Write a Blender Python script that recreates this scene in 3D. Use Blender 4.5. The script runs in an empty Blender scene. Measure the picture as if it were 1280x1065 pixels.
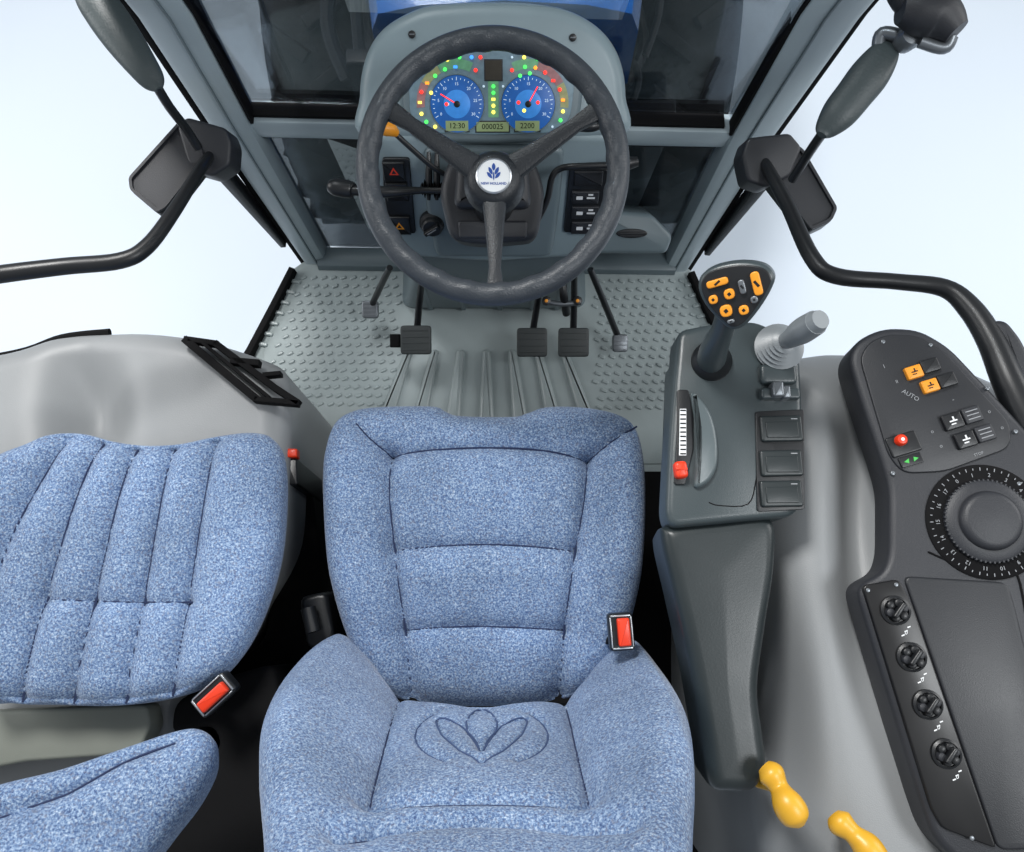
import bpy, math, random
import numpy as np
from mathutils import Vector, Matrix
random.seed(7)
scene=bpy.context.scene
H=1.85; PITCH=math.radians(15); FPX=1000.0
C=Vector((0,0,H)); VD=Vector((0,math.sin(PITCH),-math.cos(PITCH))); UPV=Vector((0,math.cos(PITCH),math.sin(PITCH)))
def ray(px,py): return VD+Vector((1,0,0))*((px-640)/FPX)+UPV*((532.5-py)/FPX)
def P(px,py,z):
    d=ray(px,py); return C+d*((z-H)/d.z)
def PY(px,py,y):
    d=ray(px,py); return C+d*(y/d.y)
def S2L(c):
    c=c/255.0
    return c/12.92 if c<=0.04045 else ((c+0.055)/1.055)**2.4
def rgb(r,g,b,k=1.0): return (S2L(r)*k,S2L(g)*k,S2L(b)*k,1)

# ---------------- materials
def mat_plain(name,col,rough=0.5,metal=0.0,var=0.12,vs=9.0,bump=0.15,bs=700.0,emit=None,es=0,coat=0.0,spec=0.5):
    m=bpy.data.materials.new(name); m.use_nodes=True; nt=m.node_tree; N=nt.nodes; L=nt.links
    b=N["Principled BSDF"]
    tc=N.new("ShaderNodeTexCoord")
    n1=N.new("ShaderNodeTexNoise"); n1.inputs["Scale"].default_value=vs; n1.inputs["Detail"].default_value=6
    L.new(tc.outputs["Object"],n1.inputs["Vector"])
    mx=N.new("ShaderNodeMix"); mx.data_type='RGBA'
    mx.inputs["A"].default_value=tuple(c*(1-var) for c in col[:3])+(1,)
    mx.inputs["B"].default_value=tuple(min(1,c*(1+var)) for c in col[:3])+(1,)
    L.new(n1.outputs["Fac"],mx.inputs["Factor"]); L.new(mx.outputs["Result"],b.inputs["Base Color"])
    b.inputs["Roughness"].default_value=rough; b.inputs["Metallic"].default_value=metal
    b.inputs["Specular IOR Level"].default_value=spec
    b.inputs["Coat Weight"].default_value=coat
    if metal==0 and not emit:
        rr_=N.new("ShaderNodeMapRange"); rr_.inputs[3].default_value=max(0,rough-.07); rr_.inputs[4].default_value=min(1,rough+.09)
        L.new(n1.outputs["Fac"],rr_.inputs[0]); L.new(rr_.outputs[0],b.inputs["Roughness"])
    if bump>0:
        n2=N.new("ShaderNodeTexNoise"); n2.inputs["Scale"].default_value=bs; n2.inputs["Detail"].default_value=2
        L.new(tc.outputs["Object"],n2.inputs["Vector"])
        bp=N.new("ShaderNodeBump"); bp.inputs["Strength"].default_value=bump; bp.inputs["Distance"].default_value=0.001
        L.new(n2.outputs["Fac"],bp.inputs["Height"]); L.new(bp.outputs["Normal"],b.inputs["Normal"])
    if emit:
        b.inputs["Emission Color"].default_value=emit; b.inputs["Emission Strength"].default_value=es
    return m
def mat_fabric(name,k=1.0):
    m=bpy.data.materials.new(name); m.use_nodes=True; nt=m.node_tree; N=nt.nodes; L=nt.links
    b=N["Principled BSDF"]; b.inputs["Roughness"].default_value=0.95; b.inputs["Specular IOR Level"].default_value=0.12
    b.inputs["Sheen Weight"].default_value=0.15
    tc=N.new("ShaderNodeTexCoord")
    n=N.new("ShaderNodeTexNoise"); n.inputs["Scale"].default_value=330; n.inputs["Detail"].default_value=4; n.inputs["Roughness"].default_value=0.75
    L.new(tc.outputs["Object"],n.inputs["Vector"])
    r=N.new("ShaderNodeValToRGB"); e=r.color_ramp.elements
    e[0].position=0.33; e[0].color=rgb(58,74,112,k)
    e[1].position=0.67; e[1].color=rgb(196,208,224,k)
    for p,c in ((0.42,rgb(84,107,146,k)),(0.48,rgb(106,131,167,k)),(0.53,rgb(126,150,182,k)),(0.60,rgb(156,176,201,k))):
        q=e.new(p); q.color=c
    L.new(n.outputs["Fac"],r.inputs["Fac"])
    n2=N.new("ShaderNodeTexNoise"); n2.inputs["Scale"].default_value=260; n2.inputs["Detail"].default_value=2
    mp=N.new("ShaderNodeMapping"); mp.inputs["Location"].default_value=(3,7,1)
    L.new(tc.outputs["Object"],mp.inputs["Vector"]); L.new(mp.outputs["Vector"],n2.inputs["Vector"])
    r2=N.new("ShaderNodeValToRGB"); r2.color_ramp.elements[0].position=0.54; r2.color_ramp.elements[1].position=0.66
    r2.color_ramp.elements[0].color=(0,0,0,1); r2.color_ramp.elements[1].color=(0.6,0.6,0.6,1)
    L.new(n2.outputs["Fac"],r2.inputs["Fac"])
    mx=N.new("ShaderNodeMix"); mx.data_type='RGBA'; mx.inputs["B"].default_value=rgb(104,106,124,k)
    L.new(r2.outputs["Color"],mx.inputs["Factor"]); L.new(r.outputs["Color"],mx.inputs["A"])
    n3=N.new("ShaderNodeTexNoise"); n3.inputs["Scale"].default_value=7; n3.inputs["Detail"].default_value=4
    L.new(tc.outputs["Object"],n3.inputs["Vector"])
    m3=N.new("ShaderNodeMapRange"); m3.inputs[1].default_value=.3; m3.inputs[2].default_value=.7; m3.inputs[3].default_value=.80; m3.inputs[4].default_value=1.14; L.new(n3.outputs["Fac"],m3.inputs[0])
    vm=N.new("ShaderNodeVectorMath"); vm.operation='SCALE'; L.new(mx.outputs["Result"],vm.inputs[0]); L.new(m3.outputs[0],vm.inputs["Scale"])
    L.new(vm.outputs[0],b.inputs["Base Color"])
    bp=N.new("ShaderNodeBump"); bp.inputs["Strength"].default_value=0.35; bp.inputs["Distance"].default_value=0.001
    L.new(n.outputs["Fac"],bp.inputs["Height"]); L.new(bp.outputs["Normal"],b.inputs["Normal"])
    return m
def mat_glass(name,tint):
    m=bpy.data.materials.new(name); m.use_nodes=True; nt=m.node_tree; N=nt.nodes; L=nt.links
    N.remove(N["Principled BSDF"]); out=N["Material Output"]
    t=N.new("ShaderNodeBsdfTransparent"); t.inputs["Color"].default_value=tint
    g=N.new("ShaderNodeBsdfGlossy"); g.inputs["Roughness"].default_value=0.04; g.inputs["Color"].default_value=(.7,.75,.8,1)
    lw=N.new("ShaderNodeLayerWeight"); lw.inputs["Blend"].default_value=0.25
    mt=N.new("ShaderNodeMath"); mt.operation='MULTIPLY'; mt.inputs[1].default_value=0.5
    mx=N.new("ShaderNodeMixShader"); L.new(lw.outputs["Fresnel"],mt.inputs[0]); L.new(mt.outputs[0],mx.inputs["Fac"])
    L.new(t.outputs[0],mx.inputs[1]); L.new(g.outputs[0],mx.inputs[2]); L.new(mx.outputs[0],out.inputs["Surface"])
    return m
FAB=mat_fabric("seat_fabric",0.92)
THREAD=mat_plain("seam_thread",rgb(34,46,78),0.9)
EMBT=mat_plain("emblem_thread",rgb(60,78,114),0.9)
GREY=mat_plain("console_grey_plastic",rgb(132,148,154),0.36,bump=0.2)
GREYD=mat_plain("trim_grey_plastic",rgb(104,118,124),0.38,bump=0.2)
PILLAR=mat_plain("pillar_grey_paint",rgb(170,184,190),0.32,bump=0.05)
FENDER=mat_plain("fender_grey_plastic",rgb(136,139,141),0.42,var=0.08,vs=4,bump=0.3)
FLOORM=mat_plain("floor_rubber",rgb(160,171,172),0.30,var=0.2,vs=10,bump=0.25,bs=400)
BLACK=mat_plain("black_plastic",rgb(24,26,29),0.36,var=0.2)
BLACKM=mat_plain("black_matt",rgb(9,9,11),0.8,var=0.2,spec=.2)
CHAR=mat_plain("charcoal_plastic",rgb(40,42,47),0.46,bump=0.35,var=0.15)
CHAR2=mat_plain("charcoal_panel",rgb(35,37,41),0.40,bump=0.2,var=0.12)
ARM=mat_plain("armrest_grey_green",rgb(58,67,70),0.32,bump=0.2,var=0.14)
ARML=mat_plain("quadrant_grey",rgb(84,94,97),0.30,bump=0.1,var=0.1)
ARMD=mat_plain("armrest_pad",rgb(34,41,43),0.36,bump=0.1,bs=350,var=0.15)
WHEELM=mat_plain("steering_rubber",rgb(56,61,67),0.40,bump=0.7,bs=420,var=0.15,vs=30)
SPOKEM=mat_plain("spoke_rubber",rgb(32,36,41),0.40,bump=0.6,bs=420,var=0.15)
PODM=mat_plain("mirror_housing_plastic",rgb(62,71,73),0.45,bump=0.5,bs=250,var=0.2)
SILVER=mat_plain("silver",rgb(190,195,200),0.3,metal=0.8,bump=0)
METALG=mat_plain("grey_metal",rgb(120,125,130),0.35,metal=0.6,bump=0)
LEVG=mat_plain("lever_grey",rgb(128,134,138),0.35,bump=0.1)
WHITE=mat_plain("white_print",rgb(225,228,230),0.5,bump=0,var=0.03)
PRINT=mat_plain("pale_grey_print",rgb(140,143,147),0.5,bump=0,var=0.05)
ORANGE=mat_plain("orange_button",rgb(232,150,38),0.4,bump=0,var=0.06)
REDM=mat_plain("red_plastic",rgb(224,58,26),0.35,bump=0,var=0.06)
YEL=mat_plain("yellow_plastic",rgb(216,164,46),0.35,bump=0.1,var=0.15,vs=25)
GREENP=mat_plain("green_print",rgb(70,180,80),0.4,bump=0)
BLUEH=mat_plain("blue_paint",rgb(20,135,250),0.25,bump=0,coat=0.5,var=0.06)
NAVY=mat_plain("blue_emblem",rgb(25,70,150),0.4,bump=0)
TYRE=mat_plain("tyre_rubber",rgb(34,34,36),0.7,var=0.3,vs=20)
ENG=mat_plain("engine_black",rgb(44,46,50),0.4,var=0.6,vs=14)
GROUNDM=mat_plain("backdrop_paper",(0.73,0.815,0.91,1),0.9,var=0.04,vs=0.8,bump=0.02,bs=60)
GLASSU=mat_glass("tinted_windscreen",(0.60,0.62,0.63,1))
GLASSL=mat_glass("dark_tinted_glass",(0.46,0.48,0.49,1))
BOARD=mat_plain("cluster_board",rgb(104,122,134),0.4,var=0.5,vs=90,bump=0,emit=rgb(90,125,135),es=0.2)
GAUGE=mat_plain("gauge_blue",rgb(24,70,130),0.4,var=0.6,vs=70,bump=0,emit=rgb(25,90,165),es=0.5)
GAUGEI=mat_plain("gauge_blue_glow",rgb(50,110,175),0.4,var=0.5,vs=80,bump=0,emit=rgb(45,120,195),es=0.6)
LCD=mat_plain("lcd",rgb(130,145,105),0.3,bump=0,var=0.2,vs=120,emit=rgb(110,130,90),es=.25)
LCDD=mat_plain("lcd_dark",rgb(62,58,50),0.3,bump=0,var=0.25,vs=120)
def led(n,r,g,b,s=1.6): return mat_plain("led_"+n,rgb(r,g,b),0.4,bump=0,var=0,emit=rgb(r,g,b),es=s)
LG=led("green",70,235,90);LR=led("red",255,50,40);LY=led("yellow",250,225,90,1.8);LW=led("white",200,222,238,.45);LO=led("orange",255,140,40);LB=led("blue",60,140,255)
GLG=mat_plain("soft_green",rgb(104,150,124),.4,var=.5,vs=110,bump=0,emit=rgb(90,160,105),es=.22)
GLY=mat_plain("soft_yellow",rgb(140,146,112),.4,var=.5,vs=110,bump=0,emit=rgb(150,150,90),es=.22)
GLR=mat_plain("soft_red",rgb(142,112,116),.4,var=.5,vs=110,bump=0,emit=rgb(160,90,85),es=.18)

# ---------------- frames and geometry
class F:
    def __init__(s,o,n,up=(0,1,0)):
        s.o=Vector(o); s.n=Vector(n).normalized(); up=Vector(up)
        s.v=(up-s.n*up.dot(s.n)).normalized(); s.u=s.v.cross(s.n)
    def px(s,x,y):
        d=ray(x,y); k=(s.o-C).dot(s.n)/d.dot(s.n); p=C+d*k-s.o
        return (p.dot(s.u),p.dot(s.v))
    def L(s,pts): return [s.px(*p) for p in pts]
    def W(s,u,v,w=0.0): return s.o+s.u*u+s.v*v+s.n*w
    def k(s,x,y):
        d=ray(x,y); return (s.o-C).dot(s.n)/d.dot(s.n)/FPX
def crv(pts,closed=True,sub=8):
    n=len(pts); out=[]; dim=len(pts[0])
    rng=range(n) if closed else range(n-1)
    for i in rng:
        if closed: p=[pts[(i+j-1)%n] for j in range(4)]
        else: p=[pts[max(0,min(n-1,i+j-1))] for j in range(4)]
        for k in range(sub):
            t=k/sub
            out.append(tuple(0.5*((2*p[1][d])+(-p[0][d]+p[2][d])*t+(2*p[0][d]-5*p[1][d]+4*p[2][d]-p[3][d])*t*t+(-p[0][d]+3*p[1][d]-3*p[2][d]+p[3][d])*t**3) for d in range(dim)))
    if not closed: out.append(tuple(pts[-1]))
    return out
def rnd(pts,r,seg=4):
    out=[]; n=len(pts)
    for i in range(n):
        a=Vector(pts[i-1]); b=Vector(pts[i]); c=Vector(pts[(i+1)%n])
        ra=min(r,(a-b).length*.45); rc=min(r,(c-b).length*.45)
        p0=b+(a-b).normalized()*ra; p2=b+(c-b).normalized()*rc
        for k in range(seg+1):
            t=k/seg; q=p0*(1-t)**2+b*2*t*(1-t)+p2*t*t; out.append((q.x,q.y))
    return out
def ccw(pts):
    a=sum(pts[i-1][0]*pts[i][1]-pts[i][0]*pts[i-1][1] for i in range(len(pts)))
    return list(pts) if a>0 else list(reversed(pts))
def inset(pts,d):
    n=len(pts); out=[]
    for i in range(n):
        a=Vector(pts[i-1]);b=Vector(pts[i]);c=Vector(pts[(i+1)%n])
        e1=(b-a); e2=(c-b)
        if e1.length<1e-9: e1=e2
        if e2.length<1e-9: e2=e1
        e1.normalize(); e2.normalize()
        nn=Vector((-e1.y-e2.y,e1.x+e2.x))
        if nn.length<1e-6: nn=Vector((-e1.y,e1.x))
        nn.normalize(); co=max(.5,nn.dot(Vector((-e1.y,e1.x))))
        out.append((b.x+nn.x*d/co,b.y+nn.y*d/co))
    return out
def segdist(Q,pl,closed=False):
    A=np.array(pl,float); B=np.roll(A,-1,0) if closed else A[1:]
    if not closed: A=A[:-1]
    best=np.full(len(Q),1e9)
    for a,b in zip(A,B):
        ab=b-a; l=ab.dot(ab)+1e-12
        t=np.clip(((Q-a)@ab)/l,0,1); d=Q-(a+t[:,None]*ab)
        best=np.minimum(best,np.sqrt((d**2).sum(1)))
    return best
class G:
    def __init__(s): s.v=[];s.f=[];s.m=[]
    def add(s,vs,fs,m=0):
        o=len(s.v); s.v+= [Vector(v) for v in vs]
        for f in fs: s.f.append([i+o for i in f]); s.m.append(m)
        return s
    def loops(s,loops,m=0,cap0=True,cap1=True):
        n=len(loops[0]); vs=[p for l in loops for p in l]; fs=[]
        for k in range(len(loops)-1):
            for i in range(n):
                j=(i+1)%n; fs.append([k*n+i,k*n+j,(k+1)*n+j,(k+1)*n+i])
        if cap0: fs.append(list(reversed(range(n))))
        if cap1: fs.append([(len(loops)-1)*n+i for i in range(n)])
        return s.add(vs,fs,m)
    def slab(s,pts,fr,w1,w0,b=0.0,m=0):
        pts=ccw(pts); L=[[fr.W(x,y,w0) for x,y in pts]]
        if b>0:
            for k in range(4):
                a=k/3*math.pi/2
                ip=inset(pts,b*(1-math.cos(a))); L.append([fr.W(x,y,w1-b+b*math.sin(a)) for x,y in ip])
        else: L.append([fr.W(x,y,w1) for x,y in pts])
        return s.loops(L,m)
    def rect(s,fr,u,v,a,b,w1,w0,bev=0.0,rot=0.0,r=0.0,m=0):
        c,q=math.cos(rot),math.sin(rot)
        p=[(-a/2,-b/2),(a/2,-b/2),(a/2,b/2),(-a/2,b/2)]
        if r>0: p=rnd(p,r,3)
        return s.slab([(u+x*c-y*q,v+x*q+y*c) for x,y in p],fr,w1,w0,bev,m)
    def lathe(s,fr,u,v,prof,n=32,m=0):
        L=[[fr.W(u+max(r,1e-5)*math.cos(2*math.pi*i/n),v+max(r,1e-5)*math.sin(2*math.pi*i/n),w) for i in range(n)] for r,w in prof]
        return s.loops(L,m)
    def disc(s,fr,u,v,r,w1,w0,b=0.0,n=24,m=0):
        pr=[(r,w0),(r,w1-b)]
        if b>0: pr+= [(r-b*.3,w1-b*.3),(r-b,w1)]
        else: pr=[(r,w0),(r,w1)]
        return s.lathe(fr,u,v,pr,n,m)
    def tube(s,pts,rad,n=12,m=0,sub=6,flat=1.0,flatdir=None):
        k=len(pts)
        if not isinstance(rad,(list,tuple)): rad=[rad]*k
        if sub>1 and k>2:
            q=crv([tuple(p)+(r,) for p,r in zip(pts,rad)],False,sub); pts=[Vector(a[:3]) for a in q]; rad=[max(a[3],1e-4) for a in q]
        else: pts=[Vector(p) for p in pts]
        T=[(pts[min(i+1,len(pts)-1)]-pts[max(i-1,0)]).normalized() for i in range(len(pts))]
        ref=Vector(flatdir) if flatdir else Vector((0,0,1))
        if abs(T[0].dot(ref))>.95: ref=Vector((1,0,0))
        L=[]; X=(ref-T[0]*ref.dot(T[0])).normalized()
        for i,p in enumerate(pts):
            X=(X-T[i]*X.dot(T[i])).normalized(); Y=T[i].cross(X)
            L.append([p+X*(math.cos(2*math.pi*j/n)*rad[i]*flat)+Y*(math.sin(2*math.pi*j/n)*rad[i]) for j in range(n)])
        return s.loops(L,m)
    def beam(s,pts,ws,ds,side=(1,0,0),m=0,ch=0.25):
        L=[];pts=[Vector(p) for p in pts]
        for i,p in enumerate(pts):
            t=(pts[min(i+1,len(pts)-1)]-pts[max(i-1,0)]).normalized()
            sd=Vector(side); sd=(sd-t*sd.dot(t)).normalized(); d=t.cross(sd)
            a=ws[i]/2;b=ds[i]/2;c=min(a,b)*ch*2*0.5
            q=[(-a+c,-b),(a-c,-b),(a-c*.3,-b+c*.3),(a,-b+c),(a,b-c),(a-c*.3,b-c*.3),(a-c,b),(-a+c,b),(-a+c*.3,b-c*.3),(-a,b-c),(-a,-b+c),(-a+c*.3,-b+c*.3)]
            L.append([p+sd*x+d*y for x,y in q])
        return s.loops(L,m)
    def text(s,txt,fr,u,v,size,w,rot=0.0,m=0,bold=0.0):
        cu=bpy.data.curves.new("t",'FONT'); cu.body=txt; cu.size=size; cu.align_x='CENTER'; cu.align_y='CENTER'; cu.extrude=0.0002; cu.resolution_u=2; cu.offset=bold
        o=bpy.data.objects.new("t",cu); scene.collection.objects.link(o)
        dg=bpy.context.evaluated_depsgraph_get(); me=bpy.data.meshes.new_from_object(o.evaluated_get(dg))
        c,q=math.cos(rot),math.sin(rot)
        vs=[fr.W(u+p.co.x*c-p.co.y*q,v+p.co.x*q+p.co.y*c,w+p.co.z) for p in me.vertices]
        s.add(vs,[list(p.vertices) for p in me.polygons],m)
        bpy.data.objects.remove(o); bpy.data.curves.remove(cu); bpy.data.meshes.remove(me)
        return s
    def pillow(s,fr,outline,R=.04,drop=.1,seams=(),M=70,center=None,dome=.0,extra=None,tuck=.97,m=0,thread=None):
        O=np.array(ccw(outline)); c=np.array(center) if center is not None else O.mean(0)
        n=len(O); t=np.arange(1,M+1)/M; r=1-(1-t)**1.5
        Q=(c[None,None]+(O-c)[None]*r[:,None,None]).reshape(-1,2); Q=np.vstack([c[None],Q])
        def hf(Q):
            d=segdist(Q,O,True)
            x=np.clip(R-d,0,R); h=-R+np.sqrt(np.maximum(R*R-x*x,0))
            h=h+dome*(1-np.exp(-d/.09))
            for pl,dep,wd in seams:
                ds=segdist(Q,np.array(pl)); h=h-dep*np.exp(-ds/wd)*np.clip(d/ .01,0,1)
            if extra: h=h+extra(Q)
            return h
        h=hf(Q)
        vs=[fr.W(Q[i,0],Q[i,1],h[i]) for i in range(len(Q))]
        fs=[[0,1+i,1+(i+1)%n] for i in range(n)]
        for k in range(M-1):
            a=1+k*n;b=a+n
            for i in range(n):
                j=(i+1)%n; fs.append([a+i,b+i,b+j,a+j])
        base=1+(M-1)*n; prev=base
        for dz,sc in ((.25,1.0),(.6,(1+tuck)/2+.003),(1,tuck)):
            st=len(vs)
            for i in range(n):
                q=c+(O[i]-c)*sc; vs.append(fr.W(q[0],q[1],h[base+i] -drop*dz))
            for i in range(n):
                j=(i+1)%n; fs.append([prev+i,st+i,st+j,prev+j])
            prev=st
        fs.append([prev+i for i in reversed(range(n))])
        s.add(vs,fs,m)
        if thread is not None:
            for pl,dep,wd in seams:
                A=crv([tuple(p) for p in pl],False,4) if len(pl)>2 else [tuple(Vector(pl[0]).lerp(Vector(pl[1]),i/12)) for i in range(13)]
                A=np.array(A); hh=hf(A); emb=wd<.008
                s.tube([fr.W(A[i,0],A[i,1],hh[i]+(.0008 if emb else .0008)) for i in range(len(A))],.0014 if emb else .0017,5,2 if emb else thread,1)
        return s
    def obj(s,name,mats,parent=None,label=None,cat=None,kind=None,group=None,angle=38):
        if not isinstance(mats,(list,tuple)): mats=[mats]
        mn=Vector([min(v[i] for v in s.v) for i in range(3)]);mx=Vector([max(v[i] for v in s.v) for i in range(3)])
        c=(mn+mx)/2
        if parent is None: c.z=mn.z
        me=bpy.data.meshes.new(name); me.from_pydata([tuple(v-c) for v in s.v],[],s.f); me.update()
        for mm in mats: me.materials.append(mm)
        me.polygons.foreach_set("material_index",s.m)
        me.shade_smooth(); me.set_sharp_from_angle(angle=math.radians(angle))
        o=bpy.data.objects.new(name,me); scene.collection.objects.link(o)
        if parent is not None:
            o.parent=parent
            pw=Vector((0,0,0)); q=parent
            while q is not None: pw+=q.location; q=q.parent
            o.location=c-pw
        else: o.location=c
        if label:o["label"]=label
        if cat:o["category"]=cat
        if kind:o["kind"]=kind
        if group:o["group"]=group
        return o
def thing(name,loc,label,cat,group=None):
    e=bpy.data.objects.new(name,None); e.empty_display_size=.05; scene.collection.objects.link(e); e.location=loc
    e["label"]=label; e["category"]=cat
    if group:e["group"]=group
    return e
def el(u,v,a,b,n=28): return [(u+a*math.cos(2*math.pi*i/n),v+b*math.sin(2*math.pi*i/n)) for i in range(n)]

# ================= SETTING
GZ=-1.0
FH=F((0,0,GZ),(0,0,1))
G().slab([(-30,-30),(30,-30),(30,30),(-30,30)],FH,0,-.05).obj("ground",GROUNDM,label="seamless pale blue white studio ground sheet",cat="ground",kind="structure")
FZ=F((0,0,0),(0,0,1))
fl=G()
out=FZ.L([(362,338),(400,312),(845,320),(872,345),(905,430),(960,600),(960,1200),(300,1200),(300,640),(318,437)])
fl.slab(out,FZ,0,-.05,.006)
fl.obj("floor",FLOORM,label="grey rubber covered cab floor",cat="floor",kind="structure")
sm=G()
sm.slab(FZ.L([(372,340),(402,322),(842,330),(864,348),(893,430),(930,580),(330,580),(330,440)]),FZ,.003,.0005,.001)
for side in (0,1):
    for r in range(16):
        for c in range(14):
            if side==0:
                x=380+c*12.5-r*4+(r%2)*6; y=348+r*10.5
                if x>500 or x<350-(r*2): continue
                rot=math.radians(25)
            else:
                x=852-c*12.5+r*3.5-(r%2)*6; y=352+r*10.5
                if x<744 or x>862+r*2: continue
                rot=math.radians(-25)
            u,v=FZ.px(x+random.uniform(-.7,.7),y); sm.rect(FZ,u,v,.016,.0085,.0056+random.uniform(0,.0012),.001,.0022,rot,.0035)
for i in range(7):
    x0=512+i*32
    a=FZ.px(x0,438); b=FZ.px(x0+(x0-607)*.38,545)
    sm.slab(rnd([(a[0]-.010,a[1]),(b[0]-.020,b[1]),(b[0]+.020,b[1]),(a[0]+.010,a[1])],.010),FZ,.013,.001,.009)
for i in range(7):
    for sx in (1,-1):
        a=(366-i*7,352+i*13) if sx==1 else (866+i*5,356+i*13)
        u,v=FZ.px(*a); sm.rect(FZ,u,v,.045,.010,.008,.001,.003,math.radians(-12*sx),.004)
sm.obj("floor_mat",FLOORM,label="studded grey rubber floor mat with raised ribs",cat="mat")
G().slab(FZ.L([(330,590),(960,590),(1000,1200),(250,1200)]),FZ,.006,.001).obj("rear_floor_shade",BLACKM,label="plain black sheet painting in the shade under the seats",cat="mat")  # black sheet puts the shade on the rear floor into colour

# ================= CAB FRAME
cab=thing("cab_frame",(0,.95,0),"light grey painted cab frame with tinted glazing","cab frame")
def pil(pts,ws): return G().beam(pts,ws,[.07]*len(pts),(1,0,0),ch=.5)
lp=[P(402,326,-.04),PY(288,140,1.0),PY(207,0,1.0)]
d=(lp[2]-lp[1]); lp.append(lp[2]+d*2.6+Vector((0,-.12,0)))
pil(lp,[.06,.085,.095,.10]).obj("pillar",PILLAR,cab)
rp=[P(838,336,-.04),PY(940,155,1.0),PY(1037,0,1.0)]
d=(rp[2]-rp[1]); rp.append(rp[2]+d*2.6+Vector((0,-.12,0)))
pil(rp,[.06,.09,.105,.11]).obj("pillar",PILLAR,cab)
for pts,sg in ((lp,-1),(rp,1)):
    g=G(); off=[.034,.048,.053,.057]
    g.beam([p+Vector((sg*o,.0,0)) for p,o in zip(pts,off)],[.014]*4,[.05]*4,(1,0,0)); g.obj("door_seal",BLACKM,cab)
    g=G(); g.beam([p+Vector((-sg*o*.93,-.012,0)) for p,o in zip(pts,off)][1:],[.006]*3,[.03]*3,(1,0,0)); g.obj("glass_seal",BLACKM,cab)
    g=G(); g.beam([p+Vector((-sg*o*.2,-.037,0)) for p,o in zip(pts,off)],[.004]*4,[.004]*4,(1,0,0)); g.obj("trim_bead",GREYD,cab)
    a=pts[0].lerp(pts[1],.22); b=pts[0].lerp(pts[1],.86)
    g=G(); g.beam([a+Vector((sg*.052,-.02,0)),a.lerp(b,.5)+Vector((sg*.062,-.03,0)),b+Vector((sg*.072,-.04,0))],[.014,.022,.03],[.03]*3,(1,0,0)); g.obj("door_hinge",BLACK,cab)
a=PY(300,150,1.0); b=PY(918,164,1.0)
G().beam([a,b],[.056]*2,[.05]*2,(0,0,1),ch=.5).obj("cross_bar",PILLAR,cab)
G().beam([a+Vector((.03,-.0,.033)),b+Vector((-.03,-.0,.033))],[.008]*2,[.03]*2,(0,0,1)).obj("glass_seal",BLACKM,cab)
G().beam([a+Vector((.03,-.0,-.032)),b+Vector((-.03,-.0,-.032))],[.008]*2,[.03]*2,(0,0,1)).obj("glass_seal",BLACKM,cab)
a=P(400,325,.0); b=P(842,331,.0)
G().beam([a,b],[.05]*2,[.06]*2,(0,0,1),ch=.6).obj("sill",GREYD,cab)
def quad(ps,th=.004):
    ps=[Vector(p) for p in ps]; n=(ps[1]-ps[0]).cross(ps[2]-ps[0]).normalized()*th
    return G().loops([[p-n for p in ps],[p+n for p in ps]])
quad([lp[1]+Vector((.03,.01,.02)),rp[1]+Vector((-.03,.01,.02)),rp[3]+Vector((-.03,.01,0)),lp[3]+Vector((.03,.01,0))],.002).obj("windscreen",GLASSU,cab)
quad([lp[0]+Vector((.02,.012,.06)),rp[0]+Vector((-.02,.012,.06)),rp[1]+Vector((-.03,.012,-.02)),lp[1]+Vector((.03,.012,-.02))],.002).obj("lower_window",GLASSL,cab)
for pts in ([(368,340,0),(345,385,0),(316,440,0),(280,500,0)],[(862,345,0),(884,395,0),(915,450,0)]):
    G().beam([P(*p) for p in pts],[.016]*len(pts),[.05]*len(pts),(1,0,0)).obj("threshold_seal",BLACKM,cab)
g=G(); g.tube([PY(320,-20,1.03),PY(338,40,1.03),PY(366,106,1.03)],[.004,.006,.004],8)
g.obj("wiper",BLACK,None,"black windscreen wiper arm resting on the glass","wiper")

# ================= OUTSIDE
bon=thing("tractor_bonnet",(-.03,1.6,.1),"blue painted engine bonnet with black engine side","bonnet")
loops=[]
for y,wd,z in ((1.045,.236,.72),(1.10,.243,.735),(1.8,.22,.70),(2.6,.17,.58),(2.68,.12,.5)):
    c=[(-wd,z-.20),(-wd,z-.06),(-wd*.93,z-.02),(-wd*.6,z),(0,z+.01),(wd*.6,z),(wd*.93,z-.02),(wd,z-.06),(wd,z-.20)]
    loops.append([Vector((x-.012,y,zz)) for x,zz in c])
G().loops(loops).obj("bonnet_cover",BLUEH,bon)
g=G()
g.beam([(-.03,1.06,.1),(-.03,2.6,.1)],[.34,.3],[.55,.55],(1,0,0))
g.beam([(-.03,1.04,-.35),(-.03,3.0,-.35)],[.5,.4],[.35,.3],(1,0,0))
for i in range(60):
    sd=random.choice((-1,1)); x=sd*(.2+random.random()*.16)-.03; y=1.08+random.random()*.9; z=random.random()*.6-.2
    g.tube([(x,y,z),(x+sd*.05*random.random(),y+.1,z+.08*random.random()),(x,y+.24,z+.2*random.random())],.008+.014*random.random(),8)
for i in range(20):
    sd=-1 if i%2 else 1; x=-.03+sd*(.2+.14*random.random()); y=1.08+i*.05; g.rect(F((x,y,.1+.3*random.random()),(0,0,1)),0,0,.05+.06*random.random(),.04,.03,-.25,.008)
g.obj("engine",ENG,bon)
RIM=mat_plain("rim_paint",rgb(200,202,205),.4)
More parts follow.
